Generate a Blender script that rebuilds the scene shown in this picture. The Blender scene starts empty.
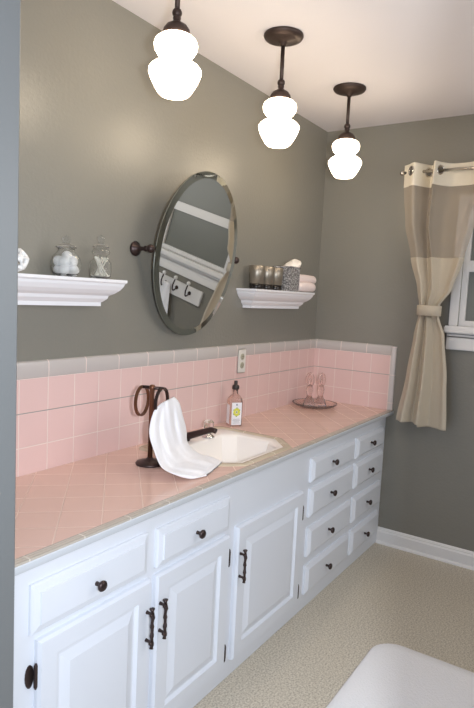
import bpy, bmesh, math, random
from mathutils import Vector, Matrix, geometry
random.seed(7)
S = bpy.context.scene
COL = S.collection
PI = math.pi

# ------------------------------------------------------------------ camera, world, lights, exposure
RV = Vector((0.5539, -0.8312, 0.0482)); FV = Vector((0.8308, 0.5477, -0.0994))
FV.normalize(); RV = (RV - FV * RV.dot(FV)).normalized(); UV = RV.cross(FV)
CAM = Vector((-1.2359, -1.5553, 1.3787))
cd = bpy.data.cameras.new('camera'); cam = bpy.data.objects.new('camera', cd); COL.objects.link(cam)
cd.sensor_fit = 'VERTICAL'; cd.sensor_height = 36; cd.lens = 584.2147 / 708 * 36; cd.clip_start = 0.02
cam.matrix_world = Matrix(((RV.x, UV.x, -FV.x, CAM.x), (RV.y, UV.y, -FV.y, CAM.y), (RV.z, UV.z, -FV.z, CAM.z), (0, 0, 0, 1)))
S.camera = cam
S.view_settings.view_transform = 'Standard'; S.view_settings.look = 'None'
S.view_settings.gamma = 1; S.view_settings.use_curve_mapping = False
S.view_settings.exposure = 0.55

w = bpy.data.worlds.new('world'); S.world = w; w.use_nodes = True
w.node_tree.nodes['Background'].inputs[0].default_value = (0.70, 0.79, 1.0, 1)
w.node_tree.nodes['Background'].inputs[1].default_value = 0.95

def area(name, loc, target, size, power, color, size_y=None):
    l = bpy.data.lights.new(name, 'AREA'); l.energy = power; l.color = color; l.size = size
    if size_y: l.shape = 'RECTANGLE'; l.size_y = size_y
    o = bpy.data.objects.new(name, l); COL.objects.link(o); o.location = loc
    o.rotation_euler = (Vector(target) - Vector(loc)).to_track_quat('-Z', 'Y').to_euler()
    return o
# the camera's flash, just to the right of the lens, fired through the doorway
FLASH = CAM + RV * 0.142 + UV * 0.02
area('camera_flash', FLASH, FLASH + FV, 0.05, 19, (0.88, 0.94, 1.0))
# daylight from the hall behind the camera
area('hall_daylight', (-2.0, -0.40, 1.5), (-0.65, -0.3, 1.1), 0.9, 7, (0.45, 0.70, 1.0), 1.2)

# added soft fill with no real source, evens out vanity, counter and floor
area('added_side_fill', (0.9, -2.17, 1.55), (1.1, 0, 0.9), 1.3, 13, (1.0, 0.97, 0.94), 1.0)

# ------------------------------------------------------------------ materials
def mat(name, color, rough=0.5, metal=0.0, spec=0.5, coat=0.0, **kw):
    m = bpy.data.materials.new(name); m.use_nodes = True
    b = m.node_tree.nodes['Principled BSDF']
    b.inputs['Base Color'].default_value = (*color, 1); b.inputs['Roughness'].default_value = rough
    b.inputs['Metallic'].default_value = metal; b.inputs['Specular IOR Level'].default_value = spec
    b.inputs['Coat Weight'].default_value = coat
    for k, v in kw.items(): b.inputs[k.replace('_', ' ')].default_value = v
    return m
def nd(m, t, **kw):
    n = m.node_tree.nodes.new(t)
    for k, v in kw.items():
        if k.startswith('i'): n.inputs[int(k[1:])].default_value = v
        else: setattr(n, k, v)
    return n
def lk(m, a, b): m.node_tree.links.new(a, b)
def pr(m): return m.node_tree.nodes['Principled BSDF']
def add_bump(m, scale, strength, dist=0.002, detail=3, coord='Object'):
    tc = nd(m, 'ShaderNodeTexCoord'); n = nd(m, 'ShaderNodeTexNoise'); n.inputs['Scale'].default_value = scale
    n.inputs['Detail'].default_value = detail
    b = nd(m, 'ShaderNodeBump'); b.inputs['Strength'].default_value = strength; b.inputs['Distance'].default_value = dist
    lk(m, tc.outputs[coord], n.inputs['Vector']); lk(m, n.outputs['Fac'], b.inputs['Height']); lk(m, b.outputs[0], pr(m).inputs['Normal'])
    return n
def srgb(r, g, b):
    return tuple(((c / 255 + 0.055) / 1.055) ** 2.4 if c > 10 else c / 255 / 12.92 for c in (r, g, b))

M = {}
M['wall'] = mat('wall_paint', srgb(133, 130, 121), 0.34, spec=0.45); add_bump(M['wall'], 85, 0.45, 0.0025, 3)
M['wall_cool_light'] = mat('wall_paint_cool_light', srgb(112, 114, 114), 0.4, spec=0.4); add_bump(M['wall_cool_light'], 95, 0.2, 0.002, 2)  # same paint as the other walls, cool light at the doorway put into its colour
M['ceiling'] = mat('ceiling_paint', srgb(228, 223, 225), 0.8); add_bump(M['ceiling'], 60, 0.15, 0.002)
M['white'] = mat('white_cabinet_paint', srgb(224, 228, 236), 0.35); add_bump(M['white'], 30, 0.05, 0.001)
M['trimw'] = mat('white_trim_paint', srgb(232, 230, 228), 0.35)
M['shelf'] = mat('white_shelf_paint', srgb(238, 237, 240), 0.4)
M['bronze'] = mat('oil_rubbed_bronze', srgb(72, 60, 58), 0.38, 0.75); add_bump(M['bronze'], 80, 0.15, 0.001)
M['pbronze'] = mat('pendant_bronze', srgb(70, 57, 52), 0.45, 0.6)
M['copper'] = mat('rubbed_copper_bronze', srgb(120, 82, 62), 0.4, 0.7)
M['porcelain'] = mat('white_porcelain', srgb(246, 240, 234), 0.2, coat=0.2)
M['ceramic'] = mat('white_ceramic', srgb(240, 240, 240), 0.25)
M['chrome'] = mat('chrome', (0.8, 0.8, 0.8), 0.12, 1.0)
M['nickel'] = mat('brushed_nickel', (0.6, 0.57, 0.52), 0.25, 1.0)
M['strip'] = mat('pale_satin_strip', srgb(200, 204, 210), 0.4)
M['black'] = mat('black_plastic', srgb(42, 34, 32), 0.35)
M['terry'] = mat('white_terry', srgb(246, 246, 250), 0.95); add_bump(M['terry'], 420, 0.5, 0.003)
M['pinktowel'] = mat('pale_pink_terry', srgb(246, 230, 226), 0.95); add_bump(M['pinktowel'], 380, 0.6, 0.003)
M['cotton'] = mat('cotton', srgb(246, 246, 248), 1.0); add_bump(M['cotton'], 90, 0.4, 0.004)
M['swab'] = mat('cotton_swab', srgb(240, 236, 226), 0.9)
M['tissue'] = mat('tissue_cloth', srgb(244, 238, 230), 0.9)
M['plate'] = mat('outlet_plastic', srgb(226, 222, 214), 0.35)
M['socket'] = mat('outlet_socket', srgb(172, 168, 148), 0.4)
M['linen'] = mat('beige_curtain_fabric', srgb(196, 186, 168), 0.9); add_bump(M['linen'], 260, 0.3, 0.002)
M['header'] = mat('cream_header_fabric', srgb(232, 224, 206), 0.85); add_bump(M['header'], 260, 0.2, 0.002)
M['label'] = mat('label_paper', srgb(232, 232, 236), 0.6)
M['ltext'] = mat('label_print_grey', srgb(150, 152, 160), 0.6)
M['lyellow'] = mat('label_print_yellow', srgb(214, 214, 70), 0.6)
M['lgreen'] = mat('label_print_green', srgb(140, 158, 92), 0.6)
M['tray'] = mat('pressed_pink_glass', srgb(252, 238, 234), 0.05, Transmission_Weight=0.93, IOR=1.4, Alpha=1.0)
add_bump(M['tray'], 110, 0.5, 0.002)
M['glass'] = mat('clear_glass', (0.97, 0.98, 0.97), 0.02, Transmission_Weight=0.97, IOR=1.30)
M['bottle'] = mat('clear_bottle_plastic', srgb(236, 214, 206), 0.06, Transmission_Weight=0.85, IOR=1.25)
M['mirror'] = mat('mirror_silver', (0.80, 0.82, 0.80), 0.015, 1.0)
M['mirror_edge'] = mat('mirror_bevel_silver', (0.74, 0.78, 0.74), 0.03, 1.0)
M['mback'] = mat('mirror_back', srgb(60, 62, 58), 0.5)
M['tumbler'] = mat('smoked_metallic_glass', srgb(160, 152, 140), 0.42, 0.8)
M['tumbler_dark'] = mat('dark_tumbler_base', srgb(44, 40, 38), 0.25, 0.4)

# beads / mosaic of the tissue box
m = mat('silver_beading', srgb(200, 194, 188), 0.25, 0.25); M['beads'] = m
tc = nd(m, 'ShaderNodeTexCoord'); v = nd(m, 'ShaderNodeTexVoronoi'); v.inputs['Scale'].default_value = 110
r = nd(m, 'ShaderNodeValToRGB'); r.color_ramp.elements[0].color = (0.85, 0.83, 0.82, 1); r.color_ramp.elements[1].color = (0.2, 0.19, 0.19, 1)
r.color_ramp.elements[1].position = 0.65
bp = nd(m, 'ShaderNodeBump'); bp.inputs['Strength'].default_value = 1; bp.inputs['Distance'].default_value = 0.003; bp.invert = True
lk(m, tc.outputs['Object'], v.inputs['Vector']); lk(m, v.outputs['Distance'], r.inputs[0]); lk(m, r.outputs[0], pr(m).inputs['Base Color'])
lk(m, v.outputs['Distance'], bp.inputs['Height']); lk(m, bp.outputs[0], pr(m).inputs['Normal'])

# sheer
m = bpy.data.materials.new('sheer_voile'); m.use_nodes = True; M['sheer'] = m
nt = m.node_tree; nt.nodes.remove(nt.nodes['Principled BSDF'])
tr = nd(m, 'ShaderNodeBsdfTransparent'); df = nd(m, 'ShaderNodeBsdfDiffuse'); df.inputs[0].default_value = (*srgb(188, 176, 160), 1)
mx = nd(m, 'ShaderNodeMixShader'); mx.inputs[0].default_value = 0.62
lk(m, tr.outputs[0], mx.inputs[1]); lk(m, df.outputs[0], mx.inputs[2]); lk(m, mx.outputs[0], nt.nodes['Material Output'].inputs[0])

# lit opal glass
m = bpy.data.materials.new('lit_opal_glass'); m.use_nodes = True; M['opal'] = m
nt = m.node_tree; b = nt.nodes['Principled BSDF']
b.inputs['Base Color'].default_value = (0.9, 0.85, 0.7, 1); b.inputs['Roughness'].default_value = 0.2
b.inputs['Emission Color'].default_value = (1.0, 0.82, 0.60, 1); b.inputs['Emission Strength'].default_value = 9.5

# floor: speckled vinyl
m = mat('speckled_vinyl', (0.4, 0.36, 0.3), 0.42); M['floor'] = m
tc = nd(m, 'ShaderNodeTexCoord'); n = nd(m, 'ShaderNodeTexNoise'); n.inputs['Scale'].default_value = 150; n.inputs['Detail'].default_value = 3
r = nd(m, 'ShaderNodeValToRGB'); e = r.color_ramp.elements
e[0].position = 0.36; e[0].color = (*srgb(168, 158, 142), 1); e[1].position = 0.64; e[1].color = (*srgb(214, 206, 190), 1)
a = r.color_ramp.elements.new(0.5); a.color = (*srgb(198, 188, 170), 1)
lk(m, tc.outputs['Object'], n.inputs['Vector']); lk(m, n.outputs['Fac'], r.inputs[0]); lk(m, r.outputs[0], pr(m).inputs['Base Color'])

# rug
m = mat('white_bath_rug', srgb(240, 238, 238), 1.0); M['rug'] = m; add_bump(m, 160, 0.5, 0.006, 4)

# window glass: obscured, dusk behind
M['dusk'] = mat('obscured_window_glass', srgb(116, 118, 112), 0.35, spec=0.5)

P = 0.11
def grout_mask(m, coords, width):
    """coords: list of (vector weights, offset, period); returns socket = 1 on the grout"""
    g = nd(m, 'ShaderNodeNewGeometry'); out = None
    for wv, off, per in coords:
        d = nd(m, 'ShaderNodeVectorMath', operation='DOT_PRODUCT'); d.inputs[1].default_value = wv
        lk(m, g.outputs['Position'], d.inputs[0])
        a1 = nd(m, 'ShaderNodeMath', operation='SUBTRACT'); lk(m, d.outputs['Value'], a1.inputs[0]); a1.inputs[1].default_value = off - per / 2
        a2 = nd(m, 'ShaderNodeMath', operation='FLOORED_MODULO'); lk(m, a1.outputs[0], a2.inputs[0]); a2.inputs[1].default_value = per
        a3 = nd(m, 'ShaderNodeMath', operation='SUBTRACT'); lk(m, a2.outputs[0], a3.inputs[0]); a3.inputs[1].default_value = per / 2
        a4 = nd(m, 'ShaderNodeMath', operation='ABSOLUTE'); lk(m, a3.outputs[0], a4.inputs[0])
        mr = nd(m, 'ShaderNodeMapRange'); lk(m, a4.outputs[0], mr.inputs[0])
        mr.inputs[1].default_value = width * 0.35; mr.inputs[2].default_value = width * 0.75; mr.inputs[3].default_value = 1; mr.inputs[4].default_value = 0
        if out is None: out = mr.outputs[0]
        else:
            x = nd(m, 'ShaderNodeMath', operation='MAXIMUM'); lk(m, out, x.inputs[0]); lk(m, mr.outputs[0], x.inputs[1]); out = x.outputs[0]
    return out
def tile(name, color, grout, coords, width=0.0030, rough=0.18, seam=None):
    m = mat(name, color, rough, spec=0.5)
    f = grout_mask(m, coords, width)
    mx = nd(m, 'ShaderNodeMix', data_type='RGBA')
    mx.inputs[6].default_value = (*color, 1); mx.inputs[7].default_value = (*grout, 1); lk(m, f, mx.inputs[0])
    col = mx.outputs[2]
    if seam:
        f2 = grout_mask(m, [seam], width * 0.9)
        m2 = nd(m, 'ShaderNodeMix', data_type='RGBA'); m2.inputs[7].default_value = (*srgb(150, 146, 142), 1)
        lk(m, f2, m2.inputs[0]); lk(m, col, m2.inputs[6]); col = m2.outputs[2]
    lk(m, col, pr(m).inputs['Base Color'])
    rr = nd(m, 'ShaderNodeMapRange'); lk(m, f, rr.inputs[0]); rr.inputs[3].default_value = rough; rr.inputs[4].default_value = 0.8
    lk(m, rr.outputs[0], pr(m).inputs['Roughness'])
    bm_ = nd(m, 'ShaderNodeBump'); bm_.invert = True; bm_.inputs['Strength'].default_value = 0.4; bm_.inputs['Distance'].default_value = 0.0015
    lk(m, f, bm_.inputs['Height']); lk(m, bm_.outputs[0], pr(m).inputs['Normal'])
    return m
PINK = srgb(226, 194, 189); GREY = srgb(194, 187, 183); GROUT = srgb(232, 214, 206)
ZR = 1.0871
XF = 1.972
M['tile_b'] = tile('pink_wall_tile', PINK, GROUT, [((1, 0, 0), 0, P), ((0, 0, 1), ZR, P)], seam=((0, 0, 1), ZR - P, 10))
M['tile_s'] = tile('pink_wall_tile_side', PINK, GROUT, [((0, 1, 0), -0.0378, P), ((0, 0, 1), ZR, P)], seam=((0, 0, 1), ZR - P, 10))
M['cap_b'] = tile('grey_cap_tile', GREY, GROUT, [((1, 0, 0), 0, 0.158)])
M['cap_s'] = tile('grey_cap_tile_side', GREY, GROUT, [((0, 1, 0), -0.02, 0.158)])
M['cap_v'] = tile('grey_edge_tile', srgb(210, 202, 198), GROUT, [((0, 0, 1), 1.135, 0.158)])
PD = 0.155
M['tile_c'] = tile('pink_counter_tile', srgb(225, 191, 177), srgb(230, 205, 192), [((1, -1, 0), -0.03 , PD), ((1, 1, 0), -0.556, PD)], width=0.0036)
TRIM = srgb(186, 176, 164)
M['ctrim'] = tile('grey_counter_trim', TRIM, srgb(214, 206, 194), [((1, 0, 0), 0.03, 0.158)])
M['strim_x'] = tile('grey_sink_trim', srgb(198, 184, 162), srgb(218, 210, 196), [((1, 0, 0), 0.06, 0.158), ((0, 1, 0), -0.2, 0.158)])

# ------------------------------------------------------------------ mesh helpers
def root_off(o):
    v = Vector((0, 0, 0))
    while o is not None: v += o.location; o = o.parent
    return v
def obj(name, bm, m, parent=None, smooth=False, world=False, mods=None):
    bmesh.ops.recalc_face_normals(bm, faces=bm.faces)
    if world and parent is not None: bmesh.ops.translate(bm, verts=bm.verts, vec=-root_off(parent))
    me = bpy.data.meshes.new(name); bm.to_mesh(me); bm.free()
    if smooth is True:
        for p in me.polygons: p.use_smooth = True
    me.materials.append(M[m] if isinstance(m, str) else m)
    o = bpy.data.objects.new(name, me); COL.objects.link(o)
    if parent is not None: o.parent = parent
    if smooth == 'auto':
        try: me.shade_auto_smooth
        except Exception: pass
        for p in me.polygons: p.use_smooth = True
        md = o.modifiers.new('edges', 'EDGE_SPLIT'); md.split_angle = math.radians(38)
    return o
def tag(o, label, cat, group=None):
    o['label'] = label; o['category'] = cat
    if group: o['group'] = group
    return o
def thing(name, label, cat, loc, group=None, rotz=0):
    o = bpy.data.objects.new(name, None); COL.objects.link(o); o.location = loc; o.rotation_euler = (0, 0, rotz)
    o.empty_display_size = 0.05
    return tag(o, label, cat, group)
def struct(name, bm, m, parent=None, smooth=False):
    o = obj(name, bm, m, parent, smooth)
    if parent is None: o['kind'] = 'structure'
    return o
def rebase(o, base):
    """give a single-mesh thing its origin at its base"""
    base = Vector(base); o.data.transform(Matrix.Translation(-base)); o.location = base; return o
def dup(root, loc, label=None, rotz=None):
    r = root.copy(); COL.objects.link(r); r.location = loc
    if label: r['label'] = label
    if rotz is not None: r.rotation_euler = (0, 0, rotz)
    for ch in list(root.children):
        c = ch.copy(); COL.objects.link(c); c.parent = r
        for g in list(ch.children):
            d = g.copy(); COL.objects.link(d); d.parent = c
    return r

def box(bm, x0, x1, y0, y1, z0, z1, bev=0.0, seg=2):
    vs = [bm.verts.new((x, y, z)) for x in (x0, x1) for y in (y0, y1) for z in (z0, z1)]
    fs = [(0, 1, 3, 2), (4, 6, 7, 5), (0, 4, 5, 1), (2, 3, 7, 6), (0, 2, 6, 4), (1, 5, 7, 3)]
    F = [bm.faces.new([vs[i] for i in f]) for f in fs]
    if bev > 0:
        es = list({e for f in F for e in f.edges})
        bmesh.ops.bevel(bm, geom=es, offset=bev, segments=seg, affect='EDGES', clamp_overlap=True)
    return bm
def B(*a, **k): return box(bmesh.new(), *a, **k)
def ringloft(bm, rings, cap0=True, cap1=True, closed=True):
    R_ = [[bm.verts.new(p) for p in r] for r in rings]; n = len(rings[0])
    for a, b in zip(R_[:-1], R_[1:]):
        for i in range(n if closed else n - 1):
            j = (i + 1) % n
            try: bm.faces.new((a[i], a[j], b[j], b[i]))
            except ValueError: pass
    if cap0: bm.faces.new(R_[0][::-1])
    if cap1: bm.faces.new(R_[-1])
    return bm
def lathe(bm, prof, cx=0, cy=0, cz=0, n=32, axis='z', sx=1, sy=1):
    rings = []
    for r_, z in prof:
        r_ = max(r_, 1e-4); ring = []
        for i in range(n):
            a = 2 * PI * i / n; p, q = r_ * math.cos(a) * sx, r_ * math.sin(a) * sy
            if axis == 'z': ring.append((cx + p, cy + q, cz + z))
            elif axis == 'y': ring.append((cx + p, cy + z, cz + q))
            else: ring.append((cx + z, cy + p, cz + q))
        rings.append(ring)
    return ringloft(bm, rings)
def L(*a, **k): return lathe(bmesh.new(), *a, **k)
def tube(bm, pts, rad, n=12, closed=False):
    pts = [Vector(p) for p in pts]; N = len(pts)
    rr = rad if isinstance(rad, (list, tuple)) else [rad] * N
    rings = []; up = None
    for i, p in enumerate(pts):
        if closed: t = pts[(i + 1) % N] - pts[i - 1]
        else: t = pts[min(i + 1, N - 1)] - pts[max(i - 1, 0)]
        t.normalize()
        if up is None:
            up = Vector((0, 0, 1)) if abs(t.z) < 0.9 else Vector((1, 0, 0))
        u = (up - t * up.dot(t)).normalized(); v_ = t.cross(u); up = u
        rings.append([p + (u * math.cos(2 * PI * k / n) + v_ * math.sin(2 * PI * k / n)) * rr[i] for k in range(n)])
    if closed:
        rings.append(rings[0]); ringloft(bm, rings, False, False); bmesh.ops.remove_doubles(bm, verts=bm.verts, dist=1e-6)
    else: ringloft(bm, rings)
    return bm
def T(*a, **k): return tube(bmesh.new(), *a, **k)
def prism(bm, outer, holes, z0, z1):
    loops = [outer] + holes
    for z in (z0, z1):
        flat = [Vector((x, y, 0)) for lp in loops for x, y in lp]
        tris = geometry.tessellate_polygon([[Vector((x, y, 0)) for x, y in lp] for lp in loops])
        vs = [bm.verts.new((p.x, p.y, z)) for p in flat]
        for t in tris:
            try: bm.faces.new([vs[i] for i in t])
            except ValueError: pass
    for lp in loops:
        n = len(lp)
        for i in range(n):
            a, b = lp[i], lp[(i + 1) % n]
            bm.faces.new([bm.verts.new((a[0], a[1], z0)), bm.verts.new((b[0], b[1], z0)), bm.verts.new((b[0], b[1], z1)), bm.verts.new((a[0], a[1], z1))])
    bmesh.ops.remove_doubles(bm, verts=bm.verts, dist=1e-6)
    return bm
def panel(bm, x0, x1, z0, z1, yb, prof):
    """rectangular panel facing -y: prof = [(inset, out)], out = distance in front of yb"""
    rings = [[(x0 + i, yb - o, z0 + i), (x1 - i, yb - o, z0 + i), (x1 - i, yb - o, z1 - i), (x0 + i, yb - o, z1 - i)] for i, o in prof]
    return ringloft(bm, rings)
def cat(pts, k, n):
    """catmull-rom sample list of tuples at k in [0,1]"""
    m_ = len(pts) - 1; t = min(max(k, 0), 1) * m_; i = min(int(t), m_ - 1); f = t - i
    g = lambda j: Vector(pts[min(max(j, 0), m_)])
    p0, p1, p2, p3 = g(i - 1), g(i), g(i + 1), g(i + 2)
    return 0.5 * ((2 * p1) + (p2 - p0) * f + (2 * p0 - 5 * p1 + 4 * p2 - p3) * f * f + (3 * p1 - p0 - 3 * p2 + p3) * f ** 3)
def unproj(u, v, y=None, z=None, x=None):
    d = FV + RV * ((u - 237) / 584.2147) - UV * ((v - 354) / 584.2147)
    if y is not None: k = (y - CAM.y) / d.y
    elif z is not None: k = (z - CAM.z) / d.z
    else: k = (x - CAM.x) / d.x
    return CAM + d * k

# ------------------------------------------------------------------ room shell
ZC = 2.356; XW = -0.512; YO = -2.2
struct('floor', B(-2.8, XF + 0.1, YO - 0.6, 0.1, -0.05, 0), 'floor')
struct('ceiling', B(-0.65, XF + 0.1, YO - 0.1, 0.1, ZC, ZC + 0.05), 'ceiling')
struct('wall_back', B(-2.8, XF + 0.1, 0, 0.1, 0, ZC), 'wall')
# far wall with the window opening
WY0, WY1, WZ0, WZ1 = -1.45, -0.822, 1.275, 1.90
bm = bmesh.new()
rings = prism(bm, [(YO - 0.1, 0), (0, 0), (0, ZC), (YO - 0.1, ZC)], [[(WY0, WZ0), (WY1, WZ0), (WY1, WZ1), (WY0, WZ1)]], 0, 0.1)
for v_ in bm.verts: v_.co = Vector((XF + v_.co.z, v_.co.x, v_.co.y))
struct('wall_right', bm, 'wall')
struct('wall_front', B(-0.65, XF + 0.1, YO - 0.1, YO, 0, ZC), 'wall')
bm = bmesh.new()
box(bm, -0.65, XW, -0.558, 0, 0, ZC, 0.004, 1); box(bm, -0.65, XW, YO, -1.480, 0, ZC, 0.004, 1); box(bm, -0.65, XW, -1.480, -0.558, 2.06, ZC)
struct('wall_left', bm, 'wall_cool_light')
# baseboard: profiled
bm = bmesh.new()
pf = [(0, 0), (-0.016, 0), (-0.016, 0.066), (-0.010, 0.074), (-0.010, 0.080), (-0.004, 0.088), (0, 0.090)]
ringloft(bm, [[(XF + a, y, b_) for a, b_ in pf] for y in (YO, -0.476)])
struct('baseboard_right', bm, 'trimw')
bm = bmesh.new(); lathe(bm, [(0.009, 0), (0.009, 1)], n=4)
bm.free()
bm = bmesh.new()
ringloft(bm, [[(XF - 0.016 - a, y, b_) for a, b_ in [(0, 0), (0.012, 0), (0.010, 0.008), (0.004, 0.013), (0, 0.014)]] for y in (YO, -0.476)])
struct('trim_1', bm, 'trimw')

# window
win = bpy.data.objects.new('window_1', None); COL.objects.link(win); win['kind'] = 'structure'; win.location = (XF, -1.1, WZ0)
def wpart(n, bm, m, par=None): return obj(n, bm, m, par or win, world=True)
bm = bmesh.new()
for y0, y1, z0, z1 in [(WY1, WY1 + 0.045, WZ0, WZ1 + 0.05), (WY0 - 0.045, WY0, WZ0, WZ1 + 0.05), (WY0, WY1, WZ1, WZ1 + 0.05)]:
    box(bm, XF - 0.016, XF + 0.0, y0, y1, z0, z1, 0.004)
wpart('casing', bm, 'trimw')
bm = bmesh.new()
for y0, y1, z0, z1 in [(WY1 - 0.03, WY1, WZ0, WZ1), (WY0, WY0 + 0.03, WZ0, WZ1), (WY0 + 0.03, WY1 - 0.03, WZ1 - 0.035, WZ1), (WY0 + 0.03, WY1 - 0.03, WZ0, WZ0 + 0.03), (WY0 + 0.03, WY1 - 0.03, 1.560, 1.618)]:
    box(bm, XF + 0.012, XF + 0.05, y0, y1, z0, z1)
wpart('sash', bm, 'trimw')
wpart('pane', B(XF + 0.028, XF + 0.034, WY0 + 0.02, WY1 - 0.02, WZ0 + 0.02, 1.58), 'dusk')
wpart('pane', B(XF + 0.028, XF + 0.034, WY0 + 0.02, WY1 - 0.02, 1.60, WZ1 - 0.02), 'dusk')
bm = bmesh.new(); box(bm, XF - 0.05, XF + 0.05, WY0 - 0.06, WY1 + 0.06, 1.238, WZ0, 0.006)
wpart('sill', bm, 'trimw')
bm = bmesh.new(); box(bm, XF - 0.018, XF, WY0 - 0.045, WY1 + 0.05, 1.150, 1.238, 0.004); box(bm, XF - 0.024, XF, WY0 - 0.045, WY1 + 0.05, 1.215, 1.238, 0.006)
wpart('apron', bm, 'trimw')

# ------------------------------------------------------------------ vanity
CZ = 0.778
van = thing('bathroom_vanity', 'long white painted vanity with raised panel doors and drawers under the pink tiled counter', 'cabinet', (0.73, -0.23, 0))
def vp(n, bm, m, par=None, smooth=False): return obj(n, bm, m, par or van, world=True, smooth=smooth)
YB = -0.475
KS = 0.9815
def sx(x): return CAM.x + (x - CAM.x) * KS
def sz(z): return CAM.z + (z - CAM.z) * KS
bm = bmesh.new()
cx0, cx1, cy0, cy1 = XW + 0.001, XF - 0.001, YB, -0.003
box(bm, cx0, cx1, cy0, cy1, 0.002, 0.580)
prism(bm, [(cx0, cy0), (cx1, cy0), (cx1, cy1), (cx0, cy1)], [[(0.425, -0.458), (0.872, -0.458), (0.872, -0.125), (0.425, -0.125)]], 0.580, CZ - 0.0305)
vp('cabinet_body', bm, 'white')
def knob(x, z, par):
    bm = L([(0.006, 0), (0.0055, -0.006), (0.005, -0.012), (0.009, -0.015), (0.0135, -0.019), (0.0145, -0.023), (0.0115, -0.027), (0.0045, -0.029)], x, YB - 0.02, z, n=20, axis='y')
    vp('knob', bm, 'bronze', par, True)
def drawer(x0, x1, z0, z1, kx, kz, wide):
    x0, x1, kx, z0, z1, kz = sx(x0), sx(x1), sx(kx), sz(z0), sz(z1), sz(kz)
    b1 = 0.020 if wide else 0.018
    pf = [(0, 0), (0, 0.008), (0.004, 0.012), (b1, 0.016 if wide else 0.020), (b1 + 0.002, 0.020)]
    d = vp('drawer', panel(bmesh.new(), x0, x1, z0, z1, YB, pf), 'white')
    knob(kx, kz, d)
def hinge(x, z, par, big=False):
    bm = bmesh.new(); h = 0.026
    lathe(bm, [(0.0025, -h - 0.006), (0.0045, -h), (0.0045, h), (0.0025, h + 0.006)], x, YB - 0.012, z, n=10)
    if big: lathe(bm, [(0.012, 0), (0.012, -0.003), (0.010, -0.004)], x - 0.010, YB, z, n=16, axis='y', sy=2.4)
    else: box(bm, x - 0.006, x + 0.006, YB - 0.014, YB - 0.001, z - h * 0.8, z + h * 0.8)
    vp('hinge', bm, 'bronze', par)
def handle(x, z0, z1, par):
    bm = bmesh.new(); y = YB - 0.042; n = 22
    pts = []; rr = []
    for i in range(n + 1):
        k = i / n; pts.append((x + 0.0015 * math.sin(k * 17), y + 0.001 * math.cos(k * 13), z0 - 0.010 + (z1 - z0 + 0.020) * k))
        rr.append(0.0045 + 0.0022 * (abs(math.sin(k * PI * 4.5)) ** 6) + (0.0015 if i in (0, n) else 0))
    tube(bm, pts, rr, 10)
    for z in (z0 + 0.008, z1 - 0.008):
        tube(bm, [(x, YB - 0.018, z), (x, YB - 0.03, z), (x, y, z)], [0.006, 0.004, 0.0045], 10)
        tube(bm, [(x, y, z), (x - 0.011, y - 0.003, z + 0.003)], [0.004, 0.005], 8)
    vp('handle', bm, 'bronze', par, True)
def door(x0, x1, z0, z1, hx, hz, hs, big=False):
    x0, x1, hx, hs, z0, z1, hz = sx(x0), sx(x1), sx(hx), sx(hs), sz(z0), sz(z1), sz(hz)
    pf = [(0, 0), (0, 0.012), (0.006, 0.020), (0.052, 0.020), (0.060, 0.011), (0.066, 0.011), (0.092, 0.020), (0.094, 0.020)]
    d = vp('door', panel(bmesh.new(), x0, x1, z0, z1, YB, pf), 'white')
    handle(hx, hz - 0.05, hz + 0.05, d)
    for z in (0.470, 0.118): hinge(hs, z, d, big)
drawer(-0.402, -0.002, 0.560, 0.684, -0.208, 0.616, True)
drawer(0.040, 0.420, 0.560, 0.680, 0.221, 0.616, True)
door(-0.384, 0.010, 0.045, 0.540, -0.008, 0.405, -0.388, True)
door(0.036, 0.420, 0.045, 0.540, 0.050, 0.408, 0.428)
door(0.472, 0.984, 0.045, 0.553, 0.488, 0.408, 0.994)
ROWS = [(0.570, 0.678), (0.410, 0.543), (0.226, 0.362), (0.050, 0.185)]
for (z0, z1), kz in zip(ROWS, (0.627, 0.478, 0.297, 0.118)):
    drawer(1.062, 1.545, z0, z1, 1.265, kz, False)
    drawer(1.578, 1.975, z0, z1, 1.757, kz, False)

# counter
HX0, HX1, HY0, HY1 = 0.385, 0.925, -0.480, -0.040
def octo(x0, x1, y0, y1, c, cb=None):
    cb = c if cb is None else cb
    return [(x0 + c, y0), (x1 - c, y0), (x1, y0 + c), (x1, y1 - cb), (x1 - cb, y1), (x0 + cb, y1), (x0, y1 - cb), (x0, y0 + c)]
def inset_octo(d, c=0.10): return octo(HX0 + d, HX1 - d, HY0 + d, HY1 - d, c - d * 0.42, 0.03)
ctr = thing('tiled_countertop', 'pink diagonal tile countertop with grey tile edging on top of the white vanity', 'countertop', (0.73, -0.23, CZ - 0.03))
YE = -0.515; YP = -0.488
obj('tile_field', prism(bmesh.new(), [(XW + 0.002, YP), (XF - 0.011, YP), (XF - 0.011, -0.011), (XW + 0.002, -0.011)], [inset_octo(-0.004)], CZ - 0.03, CZ), 'tile_c', ctr, world=True)
bm = bmesh.new()
prf = [(YP, CZ), (YP - 0.001, CZ + 0.0012), (YP - 0.007, CZ + 0.0018), (YP - 0.0085, CZ + 0.0006), (YP - 0.010, CZ + 0.0018), (YP - 0.016, CZ + 0.0018), (YP - 0.0175, CZ + 0.0006), (YP - 0.019, CZ + 0.0018), (YE + 0.002, CZ + 0.0012), (YE + 0.0015, CZ - 0.022), (YP, CZ - 0.022)]
ringloft(bm, [[(x, a, b_) for a, b_ in prf] for x in (XW + 0.002, XF - 0.001)])
o = obj('edge_trim', bm, 'ctrim', ctr, world=True, smooth='auto'); o['label'] = 'grey glazed trim tile edging'
bm = bmesh.new()
prf = [(YE + 0.001, CZ - 0.022), (YE + 0.001, CZ - 0.004), (YE - 0.001, CZ - 0.003), (YE - 0.003, CZ - 0.005), (YE - 0.003, CZ - 0.019), (YE - 0.001, CZ - 0.022)]
ringloft(bm, [[(x, a, b_) for a, b_ in prf] for x in (XW + 0.002, XF - 0.001)])
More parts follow.
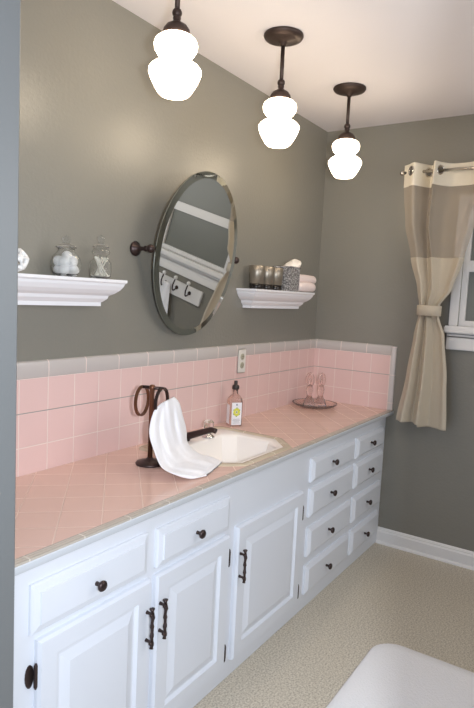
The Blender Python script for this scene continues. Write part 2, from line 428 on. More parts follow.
o = obj('edge_strip', bm, 'strip', ctr, world=True, smooth='auto'); o['label'] = 'pale satin strip along the front edge'
# raised tile ring round the sink
bm = bmesh.new()
def o3(d, z): return [(x, y, z) for x, y in inset_octo(d)]
ringloft(bm, [o3(-0.004, CZ - 0.02), o3(-0.004, CZ + 0.001), o3(0.002, CZ + 0.005), o3(0.020, CZ + 0.005), o3(0.026, CZ), o3(0.026, CZ - 0.02)], False, False)
o = obj('sink_trim', bm, 'strim_x', ctr, world=True, smooth='auto'); o['label'] = 'grey tile ring round the sink'

# sink
snk = thing('bathroom_sink', 'white eight-sided sink set into the pink tiled counter', 'sink', (0.645, -0.24, 0.61))
bm = bmesh.new()
def bas(d, z, dy=0.075):
    c = 0.075 - d * 0.3
    return [(x, y, z) for x, y in octo(HX0 + 0.052 + d, HX1 - 0.066 - d, HY0 + 0.040 + d, HY1 - 0.105 - d, max(c, 0.02), max(0.05 - d * 0.2, 0.02))]
ringloft(bm, [o3(0.026, CZ - 0.005), o3(0.027, CZ + 0.001), o3(0.031, CZ + 0.002), bas(0, CZ + 0.001), bas(0.006, CZ - 0.003), bas(0.010, CZ - 0.012), bas(0.020, CZ - 0.06), bas(0.032, CZ - 0.105), bas(0.048, CZ - 0.135), bas(0.078, CZ - 0.155), bas(0.12, CZ - 0.162)], False, True)
obj('basin', bm, 'porcelain', snk, world=True, smooth='auto')
obj('drain', L([(0.022, 0), (0.022, 0.004), (0.016, 0.005), (0.012, 0.002)], 0.645, -0.29, CZ - 0.162, n=20), 'chrome', snk, world=True)

# faucet
fc = thing('sink_faucet', 'dark bronze faucet with clear knob handles on the sink deck', 'faucet', (0.615, -0.095, CZ + 0.001))
bm = bmesh.new()
lathe(bm, [(0.026, 0), (0.026, 0.006), (0.020, 0.012), (0.015, 0.022), (0.010, 0.026)], 0, 0, 0, n=20)
obj('base', bm, 'bronze', fc, True)
pts = [cat([(0, 0.0, 0.014), (0, -0.035, 0.026), (0.004, -0.085, 0.046), (0.008, -0.130, 0.063), (0.010, -0.152, 0.060)], i / 14, 15) for i in range(15)]
obj('spout', T([tuple(p) for p in pts], [0.016 - 0.006 * i / 14 for i in range(15)], 12), 'bronze', fc, True)
for dx in (-0.10, 0.108):
    e_ = obj('handle_escutcheon', L([(0.026, 0), (0.026, 0.004), (0.02, 0.010), (0.012, 0.014), (0.009, 0.022)], dx, -0.045 if dx > 0 else 0, 0, n=20), 'chrome', fc, True)
    bm = bmesh.new()
    n_ = 12; prof = [(0.010, 0.022), (0.018, 0.032), (0.021, 0.042), (0.020, 0.066), (0.014, 0.074), (0.001, 0.075)]
    rings = []
    for r_, z in prof:
        rings.append([(dx + r_ * (1 + 0.10 * (k % 2)) * math.cos(2 * PI * k / 16), (-0.045 if dx > 0 else 0) + r_ * (1 + 0.10 * (k % 2)) * math.sin(2 * PI * k / 16), z) for k in range(16)])
    ringloft(bm, rings); g_ = obj('knob', bm, 'glass', e_)

# backsplash
bs = thing('tiled_backsplash', 'pink tile backsplash with grey cap tiles running behind the counter and round its far end', 'backsplash', (0.73, 0, CZ))
ZCAP = 1.142
obj('tile_panel', B(XW + 0.002, XF - 0.0105, -0.010, -0.0005, CZ - 0.028, ZR), 'tile_b', bs, world=True)
YS = -0.482
obj('tile_panel', B(XF - 0.010, XF - 0.0005, YS, -0.0005, CZ - 0.001, ZR), 'tile_s', bs, world=True)
bm = bmesh.new()
cp = [(-0.0005, ZR + 0.0003), (-0.011, ZR + 0.0003), (-0.0125, ZR + 0.003), (-0.0125, ZCAP - 0.012), (-0.010, ZCAP - 0.004), (-0.004, ZCAP), (-0.0005, ZCAP)]
ringloft(bm, [[(x, a, b_) for a, b_ in cp] for x in (XW + 0.002, XF - 0.013)])
obj('cap', bm, 'cap_b', bs, world=True, smooth='auto')
bm = bmesh.new()
ringloft(bm, [[(XF + a, y, b_) for a, b_ in cp] for y in (-0.0005, YS - 0.001)])
obj('cap', bm, 'cap_s', bs, world=True, smooth='auto')
bm = bmesh.new()
ye = YS - 0.0002
ep = [(-0.0005, ye + 0.001), (-0.0125, ye + 0.001), (-0.0125, ye - 0.020), (-0.008, ye - 0.026), (-0.0005, ye - 0.027)]
ringloft(bm, [[(XF + a, b_, z) for a, b_ in ep] for z in (CZ - 0.025, ZCAP - 0.004)])
lo = bm
obj('edge_tile', bm, 'cap_v', bs, world=True, smooth='auto')

# outlet
ou = thing('wall_outlet', 'cream double power outlet set in the pink tile backsplash', 'outlet', (1.143, -0.013, 1.063))
obj('cover_plate', B(-0.034, 0.034, -0.006, 0.0, -0.059, 0.059, 0.004), 'plate', ou)
for dz in (-0.021, 0.021):
    s_ = obj('socket', L([(0.0155, 0), (0.0155, -0.0085), (0.014, -0.009)], 0, 0, dz, n=20, axis='y'), 'socket', ou)
    bm = bmesh.new()
    for dx in (-0.006, 0.006): box(bm, dx - 0.001, dx + 0.001, -0.0095, -0.0088, dz - 0.003, dz + 0.005)
    lathe(bm, [(0.0022, -0.0088), (0.0022, -0.0095)], 0, 0, dz - 0.008, n=8, axis='y')
    obj('slots', bm, 'black', s_)

# ------------------------------------------------------------------ shelves (crown profile)
def shelf(x0, x1, ztop, label):
    t = thing('wall_shelf', label, 'shelf', ((x0 + x1) / 2, 0, ztop - 0.092), 'white crown ledge shelves')
    hw = (x1 - x0) / 2; prof = [(0.060, 0.0), (0.060, 0.008), (0.053, 0.014), (0.050, 0.024), (0.040, 0.036), (0.026, 0.046), (0.016, 0.054), (0.012, 0.062), (0.008, 0.066), (0.004, 0.074), (0.0, 0.077), (0, 0.082)]
    rings = []
    for inset, dn in [(0.0, 0.0), (0.0, 0.009), (0.006, 0.014), (0.008, 0.022), (0.017, 0.036), (0.030, 0.048), (0.044, 0.056), (0.047, 0.066), (0.053, 0.072), (0.058, 0.077), (0.062, 0.079), (0.062, 0.092)]:
        y = -0.112 + inset
        rings.append([(-hw + inset, -0.0005, 0.092 - dn), (hw - inset, -0.0005, 0.092 - dn), (hw - inset, y, 0.092 - dn), (-hw + inset, y, 0.092 - dn)])
    obj('ledge', ringloft(bmesh.new(), rings), 'shelf', t)
    return t
shelf(-0.36, 0.245, 1.412, 'white crown ledge shelf by the left wall holding the glass jars')
shelf(1.09, 1.705, 1.414, 'white crown ledge shelf in the far corner holding tumblers and rolled towels')
ST = 1.4125

# pierced ceramic ornament
bm = bmesh.new(); bmesh.ops.create_icosphere(bm, subdivisions=1, radius=1)
o = obj('pierced_ceramic_ornament', bm, 'ceramic'); o.scale = (0.034, 0.034, 0.040)
o.data.transform(Matrix.Rotation(0.5, 4, 'Z') @ Matrix.Rotation(0.3, 4, 'X'))
o.data.transform(Matrix.Diagonal((0.032, 0.032, 0.0345, 1))); o.scale = (1, 1, 1)
md = o.modifiers.new('lattice', 'WIREFRAME'); md.thickness = 0.020; md.use_even_offset = False
md = o.modifiers.new('round', 'SUBSURF'); md.levels = 2; md.render_levels = 2
o.location = (-0.160, -0.062, ST + 0.0375)
tag(o, 'white pierced ceramic ball at the left end of the jar shelf', 'ornament')

def jar(x, y, label, prof, lid, name):
    t = thing(name, label, 'jar', (x, y, ST))
    th = 0.0018
    inner = [(max(r_ - th, 0.001), z + (th * 1.5 if i == 0 else 0)) for i, (r_, z) in enumerate(prof)]
    inner[0] = (0.0005, prof[0][1] + 0.004)
    outer = [(0.0005, 0.0)] + prof
    bm = bmesh.new(); full = outer + inner[1:][::-1] + [inner[0]]
    lathe(bm, full, n=36)
    obj('glass_body', bm, 'glass', t, True)
    obj('glass_lid', L(lid, n=28), 'glass', t, True)
    return t
XJ, YJ = 0.020, -0.062
jar(XJ, YJ, 'round glass jar of cotton balls on the left wall shelf', [(0.028, 0.0), (0.040, 0.008), (0.0465, 0.025), (0.0475, 0.042), (0.042, 0.062), (0.030, 0.076), (0.024, 0.082), (0.027, 0.088)],
    [(0.0005, 0.0895), (0.030, 0.089), (0.034, 0.093), (0.026, 0.098), (0.014, 0.102), (0.010, 0.107), (0.011, 0.111), (0.014, 0.117), (0.012, 0.124), (0.0005, 0.130)], 'cotton_ball_jar')
bm = bmesh.new(); bmesh.ops.create_icosphere(bm, subdivisions=3, radius=0.0168)
cb = obj('cotton_ball', bm, 'cotton', None, True)
spots = [(-0.022, -0.016, 0.021), (0.012, -0.024, 0.021), (0.022, 0.014, 0.021), (-0.012, 0.024, 0.021), (0.000, -0.002, 0.030),
         (-0.020, -0.014, 0.048), (0.006, -0.024, 0.049), (0.024, -0.004, 0.047), (-0.020, 0.016, 0.048), (0.008, 0.022, 0.050), (0.000, -0.004, 0.064)]
for i, (a, b_, c) in enumerate(spots):
    o = cb if i == 0 else cb.copy()
    if i: COL.objects.link(o)
    o.location = (XJ + a * 0.92, YJ + b_ * 0.92, ST + c); o.rotation_euler = (i, i * 2, 0)
    tag(o, 'white cotton ball inside the round glass jar', 'cotton ball', 'cotton balls in the round jar')
XS_, YS_ = 0.166, -0.062
jar(XS_, YS_, 'slim glass jar of crossed cotton swabs at the right of the jar shelf', [(0.026, 0.0), (0.034, 0.006), (0.0365, 0.024), (0.036, 0.058), (0.026, 0.074), (0.019, 0.078)] and [(0.026, 0.0), (0.034, 0.006), (0.0370, 0.024), (0.0355, 0.054), (0.025, 0.066), (0.019, 0.072), (0.021, 0.078), (0.029, 0.084), (0.031, 0.090), (0.026, 0.098), (0.022, 0.102)],
    [(0.0005, 0.1035), (0.025, 0.1035), (0.028, 0.107), (0.020, 0.113), (0.010, 0.118), (0.008, 0.124), (0.012, 0.130), (0.013, 0.136), (0.009, 0.143), (0.0005, 0.147)], 'cotton_swab_jar')
bm = bmesh.new(); lathe(bm, [(0.0005, -0.036), (0.0036, -0.034), (0.0040, -0.028), (0.0026, -0.021), (0.0017, -0.019), (0.0017, 0.019), (0.0026, 0.021), (0.0040, 0.028), (0.0036, 0.034), (0.0005, 0.036)], n=8)
sw = obj('cotton_swab', bm, 'swab', None, True)
for i in range(12):
    o = sw if i == 0 else sw.copy()
    if i: COL.objects.link(o)
    side = 1 if i % 2 else -1; k = i // 2
    off = (k - 2.5) * 0.0062
    o.rotation_euler = (0, side * (0.34 + 0.07 * (k % 3)), -0.60)
    ox = side * 0.002 + (k % 3 - 1) * 0.0062; oy = side * 0.0045 + (k // 3) * 0.009 * side
    o.location = (XS_ + ox * 0.83 + oy * 0.56, YS_ - ox * 0.56 + oy * 0.83, ST + 0.0405)
    tag(o, 'white cotton swab leaning inside the slim glass jar', 'cotton swab', 'cotton swabs in the slim jar')

# tumblers
def tumbler(x, y, label):
    t = thing('tumbler', label, 'tumbler', (x, y, ST + 0.002), 'tumblers on the right shelf')
    h = 0.112; 
    bm = bmesh.new(); lathe(bm, [(0.0340, 0.024), (0.0365, h * 0.7), (0.0378, h), (0.036, h + 0.0005), (0.034, h * 0.6), (0.032, 0.024)], n=32)
    obj('cup', bm, 'tumbler', t, True)
    o = obj('base_band', L([(0.0315, 0), (0.033, 0.003), (0.0342, 0.0255), (0.0335, 0.0258), (0.030, 0.0258)], n=32), 'tumbler_dark', t, True)
    o['label'] = 'dark band at the foot'
    return t
tb = tumbler(1.170, -0.062, 'smoked metallic tumbler at the left end of the corner shelf')
dup(tb, (1.262, -0.062, ST + 0.002), 'smoked metallic tumbler in the middle of the three on the shelf')
dup(tb, (1.350, -0.062, ST + 0.002), 'smoked metallic tumbler next to the silver beaded box')

# beaded box with cloth
bx = thing('beaded_box', 'silver beaded square box between the tumblers and the rolled towels', 'box', (1.465, -0.060, ST + 0.002))
bm = bmesh.new()
ringloft(bm, [[(sx * a, sy * a, z) for sx, sy in ((-1, -1), (1, -1), (1, 1), (-1, 1))] for a, z in ((0.047, 0.0), (0.050, 0.003), (0.052, 0.118), (0.050, 0.121), (0.044, 0.121), (0.043, 0.02))])
obj('box_wall', bm, 'beads', bx)
bm = bmesh.new()
for i in range(11):
    for s_ in (-1, 1):
        bmesh.ops.create_icosphere(bm, subdivisions=2, radius=0.0055, matrix=Matrix.Translation((-0.05 + 0.01 * i, 0.05 * s_, 0.122)))
        bmesh.ops.create_icosphere(bm, subdivisions=2, radius=0.0055, matrix=Matrix.Translation((0.05 * s_, -0.05 + 0.01 * i, 0.122)))
obj('bead_rim', bm, 'beads', bx, True)
bm = bmesh.new(); rings = []
for j in range(9):
    k = j / 8; cx = 1.470 + 0.100 * k; z = ST + 0.075 + 0.092 * (1 - (1 - k) ** 1.5) + 0.004 * math.sin(5 * k); ww = 0.014 + 0.036 * math.sin(PI * (0.15 + 0.75 * k)); rings.append(
        [(cx + ww * math.cos(a) * 0.75 * (1 + 0.22 * math.sin(3 * a + 4 * k)), -0.060 + ww * 0.8 * math.sin(a) * (1 + 0.25 * math.cos(4 * a)), z + 0.012 * math.cos(a) * -1) for a in [2 * PI * q_ / 22 for q_ in range(22)]])
ringloft(bm, rings)
o = obj('tissue', bm, 'tissue', None, True); rebase(o, (1.48, -0.06, ST + 0.075)); tag(o, 'cream tissue standing up out of the silver beaded box', 'tissue')

def rolled_towel(x0, x1, y, z, r_, label, mtl='pinktowel'):
    bm = bmesh.new(); n = 28; rings = []
    for k, s_ in [(0, 0.55), (0.02, 0.8), (0.06, 0.96), (0.25, 1.0), (0.5, 1.03), (0.75, 1.0), (0.94, 0.97), (0.98, 0.82), (1, 0.55)]:
        rings.append([(x0 + (x1 - x0) * k, y + r_ * s_ * math.cos(a) * (1 + 0.03 * math.sin(3 * a + k * 3)), z + r_ * s_ * 0.94 * math.sin(a) * (1 + 0.03 * math.cos(2 * a + k * 5))) for a in [2 * PI * i / n for i in range(n)]])
    ringloft(bm, rings)
    o = obj('rolled_towel', bm, mtl, None, True)
    rebase(o, ((x0 + x1) / 2, y, z - r_)); tag(o, label, 'towel', 'rolled towels on the corner shelf')
rolled_towel(1.535, 1.70, -0.031, ST + 0.0305, 0.027, 'rolled pale pink towel at the back of the corner shelf, under another')
rolled_towel(1.535, 1.725, -0.085, ST + 0.0305, 0.027, 'rolled pale pink towel at the front edge of the corner shelf')
rolled_towel(1.545, 1.790, -0.056, ST + 0.073, 0.026, 'rolled pale pink towel, topmost of the pile by the beaded box')

# ------------------------------------------------------------------ tilting mirror
th = math.radians(9)
MC = Vector((0.675, -0.085, 1.532)); A_, H_ = 0.262, 0.332
mir = thing('oval_mirror', 'tilted frameless oval mirror on bronze pivots between the two shelves', 'mirror', tuple(MC - Vector((0, 0, 0.33))))
ROT = Matrix.Rotation(th, 4, 'X')
def mel(a, h, y, n=96): return [tuple(MC + (ROT @ Vector((a * math.cos(2 * PI * i / n), y, h * math.sin(2 * PI * i / n))))) for i in range(n)]
obj('glass', ringloft(bmesh.new(), [mel(A_ - 0.026, H_ - 0.026, -0.0045), mel(A_ - 0.026, H_ - 0.026, 0.002)]), 'mirror', mir, world=True)
obj('bevel', ringloft(bmesh.new(), [mel(A_ - 0.0259, H_ - 0.0259, 0.001), mel(A_ - 0.0259, H_ - 0.0259, -0.0045), mel(A_, H_, -0.0015), mel(A_, H_, 0.001)], False, False), 'mirror_edge', mir, world=True)
obj('backing', ringloft(bmesh.new(), [mel(A_ - 0.001, H_ - 0.001, 0.0012), mel(A_ - 0.001, H_ - 0.001, 0.006)]), 'mback', mir, world=True)
for s_ in (-1, 1):
    x = MC.x + s_ * (A_ + 0.020); z = MC.z + 0.003
    bm = bmesh.new()
    lathe(bm, [(0.027, -0.0005), (0.028, -0.006), (0.022, -0.010), (0.020, -0.014), (0.012, -0.020), (0.008, -0.030), (0.0075, -0.050), (0.011, -0.056), (0.008, -0.062), (0.008, -0.066)], x, 0, z, n=24, axis='y')
    br = obj('pivot_bracket', bm, 'bronze', mir, True, True)
    bm = bmesh.new(); bmesh.ops.create_uvsphere(bm, u_segments=20, v_segments=12, radius=0.0155, matrix=Matrix.Translation((x, -0.080, z)))
    tube(bm, [(x, -0.080, z), (x - s_ * 0.018, -0.083, z)], 0.006, 10)
    obj('pivot_knob', bm, 'bronze', br, True, True)

# ------------------------------------------------------------------ pendants
def pendant(x, y, label):
    t = thing('pendant_light', label, 'pendant light', (x, y, ZC), 'pendant lights over the vanity')
    obj('canopy', L([(0.074, -0.0005), (0.075, -0.006), (0.070, -0.014), (0.050, -0.021), (0.020, -0.025), (0.012, -0.032), (0.010, -0.040)], n=40), 'pbronze', t, True)
    bm = bmesh.new(); lathe(bm, [(0.0075, -0.035), (0.0075, -0.180)], n=14)
    bmesh.ops.create_uvsphere(bm, u_segments=18, v_segments=10, radius=0.0145, matrix=Matrix.Translation((0, 0, -0.172)))
    obj('stem', bm, 'pbronze', t, True)
    obj('fitter', L([(0.009, -0.178), (0.012, -0.186), (0.010, -0.194), (0.018, -0.200), (0.030, -0.207), (0.038, -0.218), (0.040, -0.228), (0.040, -0.238), (0.034, -0.239)], n=32), 'pbronze', t, True)
    prof = [(0.034, -0.222), (0.050, -0.228), (0.061, -0.238), (0.0655, -0.252), (0.063, -0.268), (0.055, -0.281), (0.0450, -0.290), (0.0460, -0.302),
            (0.060, -0.310), (0.071, -0.318), (0.0785, -0.328), (0.0790, -0.340), (0.072, -0.360), (0.061, -0.382), (0.050, -0.400), (0.042, -0.408), (0.025, -0.412), (0.0005, -0.413)]
    prof = [(r_ * 0.975, -0.234 + (z + 0.222) * 0.905) for r_, z in prof]
    obj('glass_globe', L(prof, n=48), 'opal', t, True)
    return t
p1 = pendant(0.130, -0.39, 'lit opal glass pendant nearest the camera, its canopy out of sight')
dup(p1, (0.744, -0.39, ZC), 'lit opal glass pendant in the middle of the three')
dup(p1, (1.362, -0.394, ZC), 'lit opal glass pendant nearest the far corner')

# ------------------------------------------------------------------ things on the counter
st = thing('towel_ring_stand', 'dark bronze countertop stand with two hanging towel rings', 'towel stand', (0.272, -0.218, CZ + 0.0005))
obj('base', L([(0.048, 0), (0.050, 0.004), (0.046, 0.009), (0.030, 0.014), (0.014, 0.018), (0.010, 0.024)], n=40), 'bronze', st, True)
obj('pole', L([(0.0085, 0.02), (0.0085, 0.262), (0.011, 0.266), (0.011, 0.274), (0.007, 0.280)], n=16), 'copper', st, True)
hd = Vector((0.956, 0.292, 0)); pd = Vector((0.292, -0.956, 0))
cbp = Vector((0, 0, 0.270))
obj('cross_arm', T([tuple(cbp - pd * 0.037), tuple(cbp), tuple(cbp + pd * 0.037)], 0.006, 10), 'bronze', st, True)
for s_ in (-1, 1):
    c = pd * (0.037 * s_) + Vector((0, 0, 0.270 - 0.049)); bm = bmesh.new(); rings = []
    n = 48
    for i in range(n + 1):
        a = 2 * PI * i / n; e1 = hd * math.cos(a) + Vector((0, 0, 1)) * math.sin(a)
        rings.append([tuple(c + e1 * r_ + pd * q_) for r_, q_ in ((0.0475, -0.005), (0.054, -0.005), (0.054, 0.005), (0.0475, 0.005))])
    ringloft(bm, rings, False, False); bmesh.ops.remove_doubles(bm, verts=bm.verts, dist=1e-6)
    obj('towel_ring', bm, 'copper' if s_ < 0 else 'bronze', st, smooth='auto')

# draped towel: closed folded tube following two edges down onto the counter
LE = [(160, 404, -.262), (153, 412, -.265), (150, 428, -.275), (151, 443, -.295), (156, 457, -.325), (165, 469, -.372), (182, 477.5, -.430), (206, 480, -.455)]
RE = [(174, 397, -.240), (180, 404, -.235), (184, 418, -.228), (186, 431, -.225), (188, 442, -.235), (197, 452, -.275), (211, 459, -.335), (223, 465, -.402)]
TK = [0.020, 0.030, 0.042, 0.048, 0.046, 0.034, 0.018, 0.008]
le = [unproj(u, v, y=y) for u, v, y in LE]; re_ = [unproj(u, v, y=y) for u, v, y in RE]
bm = bmesh.new(); rings = []; NA = 72; NV = 60
for j in range(NV):
    k = j / (NV - 1); a = cat(le, k, 0); b_ = cat(re_, k, 0); mid = (a + b_) / 2; hw = (b_ - a) / 2
    tk = cat([(t_, 0, 0) for t_ in TK], k, 0).x
    nrm = (CAM - mid); nrm.z *= 0.4; nrm.normalize()
    if k > 0.72: nrm = (nrm * (1 - (k - 0.72) / 0.28) + Vector((0, 0, 1)) * ((k - 0.72) / 0.28)).normalized()
    ring = []
    for i in range(NA):
        an = 2 * PI * i / NA; cx_ = math.cos(an); sx_ = math.sin(an)
        fold = 1 + 0.0 * sx_
        ed = math.copysign(abs(sx_) ** 0.6, sx_)
        f = 0.38 * (abs(math.sin(cx_ * 3.6 + 0.9 + 2.2 * k)) - 0.6) + 0.20 * (abs(math.sin(cx_ * 7.3 - 3.0 * k + 1)) - 0.6) + 0.10 * math.sin(k * 14 + cx_ * 5) * k
        p = mid + hw * cx_ * (1 + 0.04 * math.sin(k * 16 + (1 if cx_ > 0 else 3))) + nrm * tk * (ed * (0.8) + (f if sx_ > 0 else 0.5 * f) * abs(ed))
        p.z = max(p.z, CZ + 0.0035 + 0.002 * (1 + math.sin(an * 3)))
        ring.append(tuple(p))
    rings.append(ring)
ringloft(bm, rings)
o = obj('hand_towel', bm, 'terry', None, True); rebase(o, (0.33, -0.33, CZ + 0.003)); tag(o, 'white hand towel draped through the stand ring onto the counter', 'towel')

# soap bottle
sb = thing('soap_bottle', 'clear soap bottle with black cap and floral label beside the sink', 'bottle', (0.993, -0.088, CZ + 0.0005), None, -0.62)
def rrect(a, b_, c, z, n=5):
    out = []
    for cx_, cy_, s0 in ((a - c, b_ - c, 0), (-a + c, b_ - c, 1), (-a + c, -b_ + c, 2), (a - c, -b_ + c, 3)):
        for i in range(n + 1):
            an = PI / 2 * (s0 + i / n); out.append((cx_ + c * math.cos(an), cy_ + c * math.sin(an), z))
    return out
obj('bottle_body', ringloft(bmesh.new(), [rrect(0.028, 0.022, 0.008, 0), rrect(0.032, 0.026, 0.010, 0.004), rrect(0.032, 0.026, 0.010, 0.115), rrect(0.030, 0.024, 0.012, 0.128), rrect(0.020, 0.017, 0.011, 0.142), rrect(0.013, 0.013, 0.0129, 0.148), rrect(0.012, 0.012, 0.0119, 0.172)]), 'bottle', sb, True)
obj('cap', L([(0.0155, 0.170), (0.0165, 0.172), (0.0165, 0.186), (0.014, 0.189), (0.008, 0.192), (0.0085, 0.206), (0.007, 0.210)], n=24), 'black', sb, True)
lb = obj('label', B(-0.024, 0.024, -0.0268, -0.0262, 0.008, 0.112, 0), 'label', sb)
obj('label', B(-0.0332, -0.0323, -0.018, 0.016, 0.012, 0.100, 0), 'label', sb)
bm = bmesh.new()
for q_ in range(6):
    a = q_ * PI / 3; lathe(bm, [(0.0065, 0), (0.0065, -0.0004)], 0.011 * math.cos(a), -0.0268, 0.068 + 0.013 * math.sin(a), n=12, axis='y')
obj('flower_print', bm, 'lyellow', lb)
bm = bmesh.new()
for q_ in range(6):
    a = q_ * PI / 3 + 0.5; lathe(bm, [(0.0035, 0), (0.0035, -0.0003)], 0.016 * math.cos(a), -0.0268, 0.068 + 0.019 * math.sin(a), n=10, axis='y')
lathe(bm, [(0.004, 0), (0.004, -0.0006)], 0, -0.0268, 0.068, n=10, axis='y')
obj('leaf_print', bm, 'lgreen', lb)
bm = bmesh.new()
bm.free()
for i, w_ in enumerate((0.016, 0.018, 0.014, 0.017)): obj('text_line', B(-w_, w_, -0.0271, -0.0267, 0.034 - 0.006 * i, 0.036 - 0.006 * i), 'ltext', lb)
obj('label_mark', B(-0.004, 0.004, -0.0271, -0.0267, 0.098, 0.106), 'ltext', lb)

# tray and the two glass figures
tx, ty = 1.722, -0.144
bm = bmesh.new(); n = 72; rings = []
for r_, z, amp in [(0.0005, 0.004, 0), (0.060, 0.004, 0), (0.090, 0.006, 0), (0.110, 0.014, 0.01), (0.122, 0.022, 0.025), (0.124, 0.0245, 0.025), (0.122, 0.020, 0.025), (0.110, 0.009, 0.01), (0.088, 0.001, 0), (0.060, 0.0, 0), (0.0005, 0.0, 0)]:
    rings.append([(r_ * (1 + amp * math.cos(24 * 2 * PI * i / n)) * math.cos(2 * PI * i / n), r_ * (1 + amp * math.cos(24 * 2 * PI * i / n)) * math.sin(2 * PI * i / n), z) for i in range(n)])
o = obj('glass_tray', ringloft(bm, rings), 'tray', None, True); o.location = (tx, ty, CZ + 0.0005)
tag(o, 'round pressed pink glass tray in the far corner of the counter', 'tray')
def figure(loc, label, rz):
    t = thing('glass_figurine', label, 'figurine', loc, 'pink glass figures on the tray', rz); t.scale = (1.1, 1.1, 1.12)
    bm = bmesh.new(); rings = []; n = 32
    for r_, z, am in [(0.001, 0, 0), (0.030, 0.0, .05), (0.031, 0.006, .05), (0.026, 0.020, .06), (0.022, 0.034, .05), (0.013, 0.046, .03), (0.0125, 0.060, .03), (0.017, 0.072, 0.02), (0.018, 0.085, .02), (0.013, 0.098, 0), (0.010, 0.104, 0), (0.001, 0.106, 0)]:
        rings.append([(r_ * (1 + am * math.cos(8 * 2 * PI * i / n)) * math.cos(2 * PI * i / n), r_ * (1 + am * math.cos(8 * 2 * PI * i / n)) * math.sin(2 * PI * i / n), z) for i in range(n)])
    obj('foot', ringloft(bm, rings), 'tray', t, True)
    pts = [(0.017 * math.cos(2 * PI * i / 28), 0, 0.132 + 0.030 * math.sin(2 * PI * i / 28)) for i in range(28)]
    obj('loop', T(pts, 0.0068, 10, closed=True), 'tray', t, True)
    bm = bmesh.new(); bmesh.ops.create_icosphere(bm, subdivisions=3, radius=0.010, matrix=Matrix.Translation((0, 0, 0.122)) @ Matrix.Diagonal((0.8, 0.5, 1.6, 1)))
    obj('heart', bm, 'tray', t, True)
    return t
f1 = figure((1.699, -0.120, CZ + 0.005), 'left pink glass loop-topped figure standing on the glass tray', -0.9)
dup(f1, (1.745, -0.168, CZ + 0.005), 'right pink glass loop-topped figure standing on the glass tray', -0.6)

# ------------------------------------------------------------------ rug
bm = bmesh.new()
x0, x1, y0, y1, rc = 0.25, 1.012, -1.46, -0.838, 0.10
def rr_(x0, x1, y0, y1, rc, n=10):
    out = []
    for cx_, cy_, s0 in ((x1 - rc, y1 - rc, 0), (x0 + rc, y1 - rc, 1), (x0 + rc, y0 + rc, 2), (x1 - rc, y0 + rc, 3)):
        for i in range(n + 1):
            an = PI / 2 * (s0 + i / n); out.append((cx_ + rc * math.cos(an), cy_ + rc * math.sin(an)))
    return out
def rl(d, z): return [(x, y, z) for x, y in rr_(x0 + d, x1 - d, y0 + d, y1 - d, rc - d * 0.5)]
ringloft(bm, [rl(0.004, 0.001), rl(0, 0.006), rl(0.002, 0.014), rl(0.010, 0.020), rl(0.05, 0.022)])
o = obj('bath_rug', bm, 'rug', None, True); rebase(o, (0.63, -1.15, 0.001)); tag(o, 'white plush bath rug with rounded corners on the speckled floor', 'rug')

# ------------------------------------------------------------------ curtain
XR, ZROD = 1.880, 2.066
rod = thing('curtain_rod', 'brushed nickel curtain rod above the window on the far wall', 'curtain rod', (XR, -1.05, ZROD))
obj('rod', T([(0, 0.55, 0), (0, -0.55, 0)], 0.008, 14), 'nickel', rod, True)
for s_ in (-1, 1):
    obj('finial', L([(0.008, 0), (0.012, 0.003), (0.013, 0.012), (0.008, 0.018)] if s_ > 0 else [(0.008, 0), (0.012, -0.003), (0.013, -0.012), (0.008, -0.018)], 0, 0.546 * s_, 0, n=16, axis='y'), 'nickel', rod, True)
    bm = bmesh.new(); tube(bm, [(XF - XR, 0.515 * s_, -0.003), (0, 0.515 * s_, -0.003)], 0.005, 10)
    lathe(bm, [(0.018, XF - XR - 0.006), (0.018, XF - XR - 0.0005)], 0, 0.515 * s_, -0.003, n=16, axis='x')
    obj('bracket', bm, 'nickel', rod, True)
TOP = [(-.505, 1.885), (-.535, 1.862), (-.575, 1.825), (-.605, 1.872), (-.640, 1.925), (-.660, 1.885), (-.682, 1.825), (-.700, 1.860), (-.745, 1.915), (-.81, 1.920), (-.87, 1.905), (-.90, 1.870), (-.93, 1.840), (-.96, 1.875)]
KEYS = [(2.105, -.505, -.950, 1.0), (1.99, -.508, -.935, 1.0), (1.80, -.530, -.885, .85), (1.62, -.575, -.848, .7), (1.46, -.622, -.800, .6), (1.38, -.638, -.748, .5), (1.32, -.638, -.748, .5), (1.22, -.622, -.785, .7), (1.0, -.598, -.815, .8), (.745, -.560, -.834, .9)]
def key(z):
    for a, b_ in zip(KEYS[:-1], KEYS[1:]):
        if a[0] >= z >= b_[0]:
            k = (a[0] - z) / (a[0] - b_[0]); k = k * k * (3 - 2 * k) * 0.5 + k * 0.5
            return [a[i] + (b_[i] - a[i]) * k for i in (1, 2, 3)]
    return KEYS[-1][1:] if z < 1 else KEYS[0][1:]
def cpt(s_, z):
    yl, yr, am = key(z); tp = cat([(a, b_, 0) for a, b_ in TOP], s_, 0)
    f = (tp.x - TOP[0][0]) / (TOP[-1][0] - TOP[0][0])
    blend = min(max((1.75 - z) / 0.3, 0), 1)
    f = f * (1 - blend) + s_ * blend
    x = XR + (tp.y - XR) * am * (1 - blend * 0.45)
    x += blend * 0.007 * math.sin(s_ * 21 + z * 2.0) * min(1, am)
    if z < 1.35: x += 0.012 * math.sin(s_ * 9 + 1.0) * (1.35 - z) - 0.02 * (1.35 - z)
    y = yl + (yr - yl) * f
    zz = z + (0.0 if z > 0.9 else (0.9 - z) / 0.155 * -0.012 * (1 if s_ > 0.48 else 0))
    return Vector((x, y, zz))
cu = thing('window_curtain', 'beige tied-back grommet curtain with a sheer upper band hanging beside the window', 'curtain', (XR, -0.69, 0.745))
GC = []
for s_ in (0.12, 0.28, 0.545, 0.86):
    c = cpt(s_, ZROD); c.z = ZROD; GC.append(c)
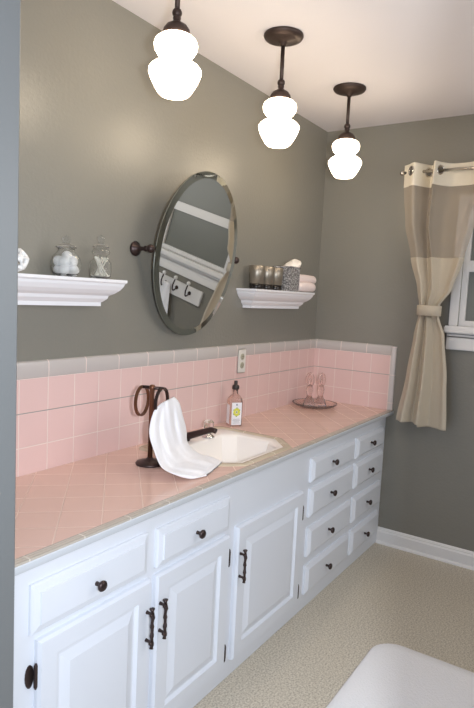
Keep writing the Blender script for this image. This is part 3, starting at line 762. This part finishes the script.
def strip(name, za, zb, m, sub=220, nz=30, lab=None):
    nz = nz * 2; bm = bmesh.new(); g = []
    for j in range(nz + 1):
        z = za + (zb - za) * j / nz; g.append([bm.verts.new(cpt(i / sub, z)) for i in range(sub + 1)])
    for j in range(nz):
        for i in range(sub):
            q4 = (g[j][i], g[j][i + 1], g[j + 1][i + 1], g[j + 1][i]); mc = sum((v_.co for v_ in q4), Vector()) / 4
            if m == 'header' and any((mc - gc).length < 0.0205 for gc in GC): continue
            bm.faces.new(q4)
    o = obj(name, bm, m, cu, True, True)
    if m != 'sheer':
        md = o.modifiers.new('thick', 'SOLIDIFY'); md.thickness = 0.0016; md.offset = 0
    if lab: o['label'] = lab
strip('header', 2.105, 1.990, 'header', nz=14, lab='opaque cream grommet band')
strip('sheer_panel', 1.992, 1.620, 'sheer', nz=24, lab='see-through beige voile band')
strip('lower_panel', 1.624, 0.745, 'linen', nz=60)
bm = bmesh.new(); rings = []
for zz, gr in ((1.322, 0.004), (1.326, 0.006), (1.372, 0.006), (1.376, 0.004)):
    pass
def tb_ring(e_, z): return [(XR - 0.002 + (0.040 + e_) * math.cos(a), -0.693 + (0.060 + e_) * math.sin(a), z) for a in [2 * PI * i / 40 for i in range(40)]]
ringloft(bm, [tb_ring(0, 1.322), tb_ring(0.003, 1.324), tb_ring(0.003, 1.374), tb_ring(0, 1.376)], False, False)
obj('tieback', bm, 'linen', cu, True, True)
for s_ in (0.12, 0.28, 0.545, 0.86):
    c = cpt(s_, ZROD); c2 = cpt(s_ + 0.01, ZROD); tdir = (c2 - c).normalized(); c.z = ZROD; n_ = tdir.cross(Vector((0, 0, 1)))
    pts = [c + tdir * 0.021 * math.cos(a) + Vector((0, 0, 0.021 * math.sin(a))) for a in [2 * PI * i / 28 for i in range(28)]]
    obj('grommet', T(pts, 0.0048, 8, closed=True), 'nickel', cu, True, True)

# ------------------------------------------------------------------ hook rail below the window (seen in the mirror)
hr = thing('hook_rail', 'white board with three hooks on the far wall beneath the window', 'hook rail', (XF, -1.14, 1.0))
obj('board', B(XF - 0.018, XF - 0.0005, -1.40, -0.940, 1.000, 1.105, 0.004), 'trimw', hr, world=True)
for y in (-1.275, -1.165, -1.045):
    pts = [cat([(XF - 0.018, y, 1.06), (XF - 0.035, y, 1.045), (XF - 0.055, y, 1.04), (XF - 0.068, y, 1.075), (XF - 0.06, y, 1.12)], i / 12, 0) for i in range(13)]
    h_ = obj('hook', T([tuple(p) for p in pts], 0.005, 10), 'bronze', hr, True, True)
    bm = bmesh.new(); bmesh.ops.create_uvsphere(bm, u_segments=16, v_segments=10, radius=0.014, matrix=Matrix.Translation((XF - 0.059, y, 1.13)))
    obj('hook_plate', L([(0.014, -0.003), (0.014, 0)], XF - 0.018, y, 1.06, n=12, axis='x'), 'bronze', h_, world=True)
    obj('knob', bm, 'ceramic', h_, True, True)
def hang(y, w0, w1, z1, m, label):
    bm = bmesh.new(); rings = []
    for j in range(24):
        k = j / 23; z = 1.072 - (1.072 - z1) * k; ww = w0 + (w1 - w0) * min(1, k * 1.6)
        rings.append([(XF - 0.038 + (0.011 + 0.005 * math.sin(5 * a + 2 * k)) * math.sin(a), y + ww * math.cos(a), z) for a in [2 * PI * i / 40 for i in range(40)]])
    ringloft(bm, rings); o = obj('hanging_towel', bm, m, None, True); rebase(o, (XF - 0.038, y, z1)); tag(o, label, 'towel')
hang(-1.245, 0.030, 0.080, 0.74, 'terry', 'white towel hanging from the hook rail, seen in the mirror')
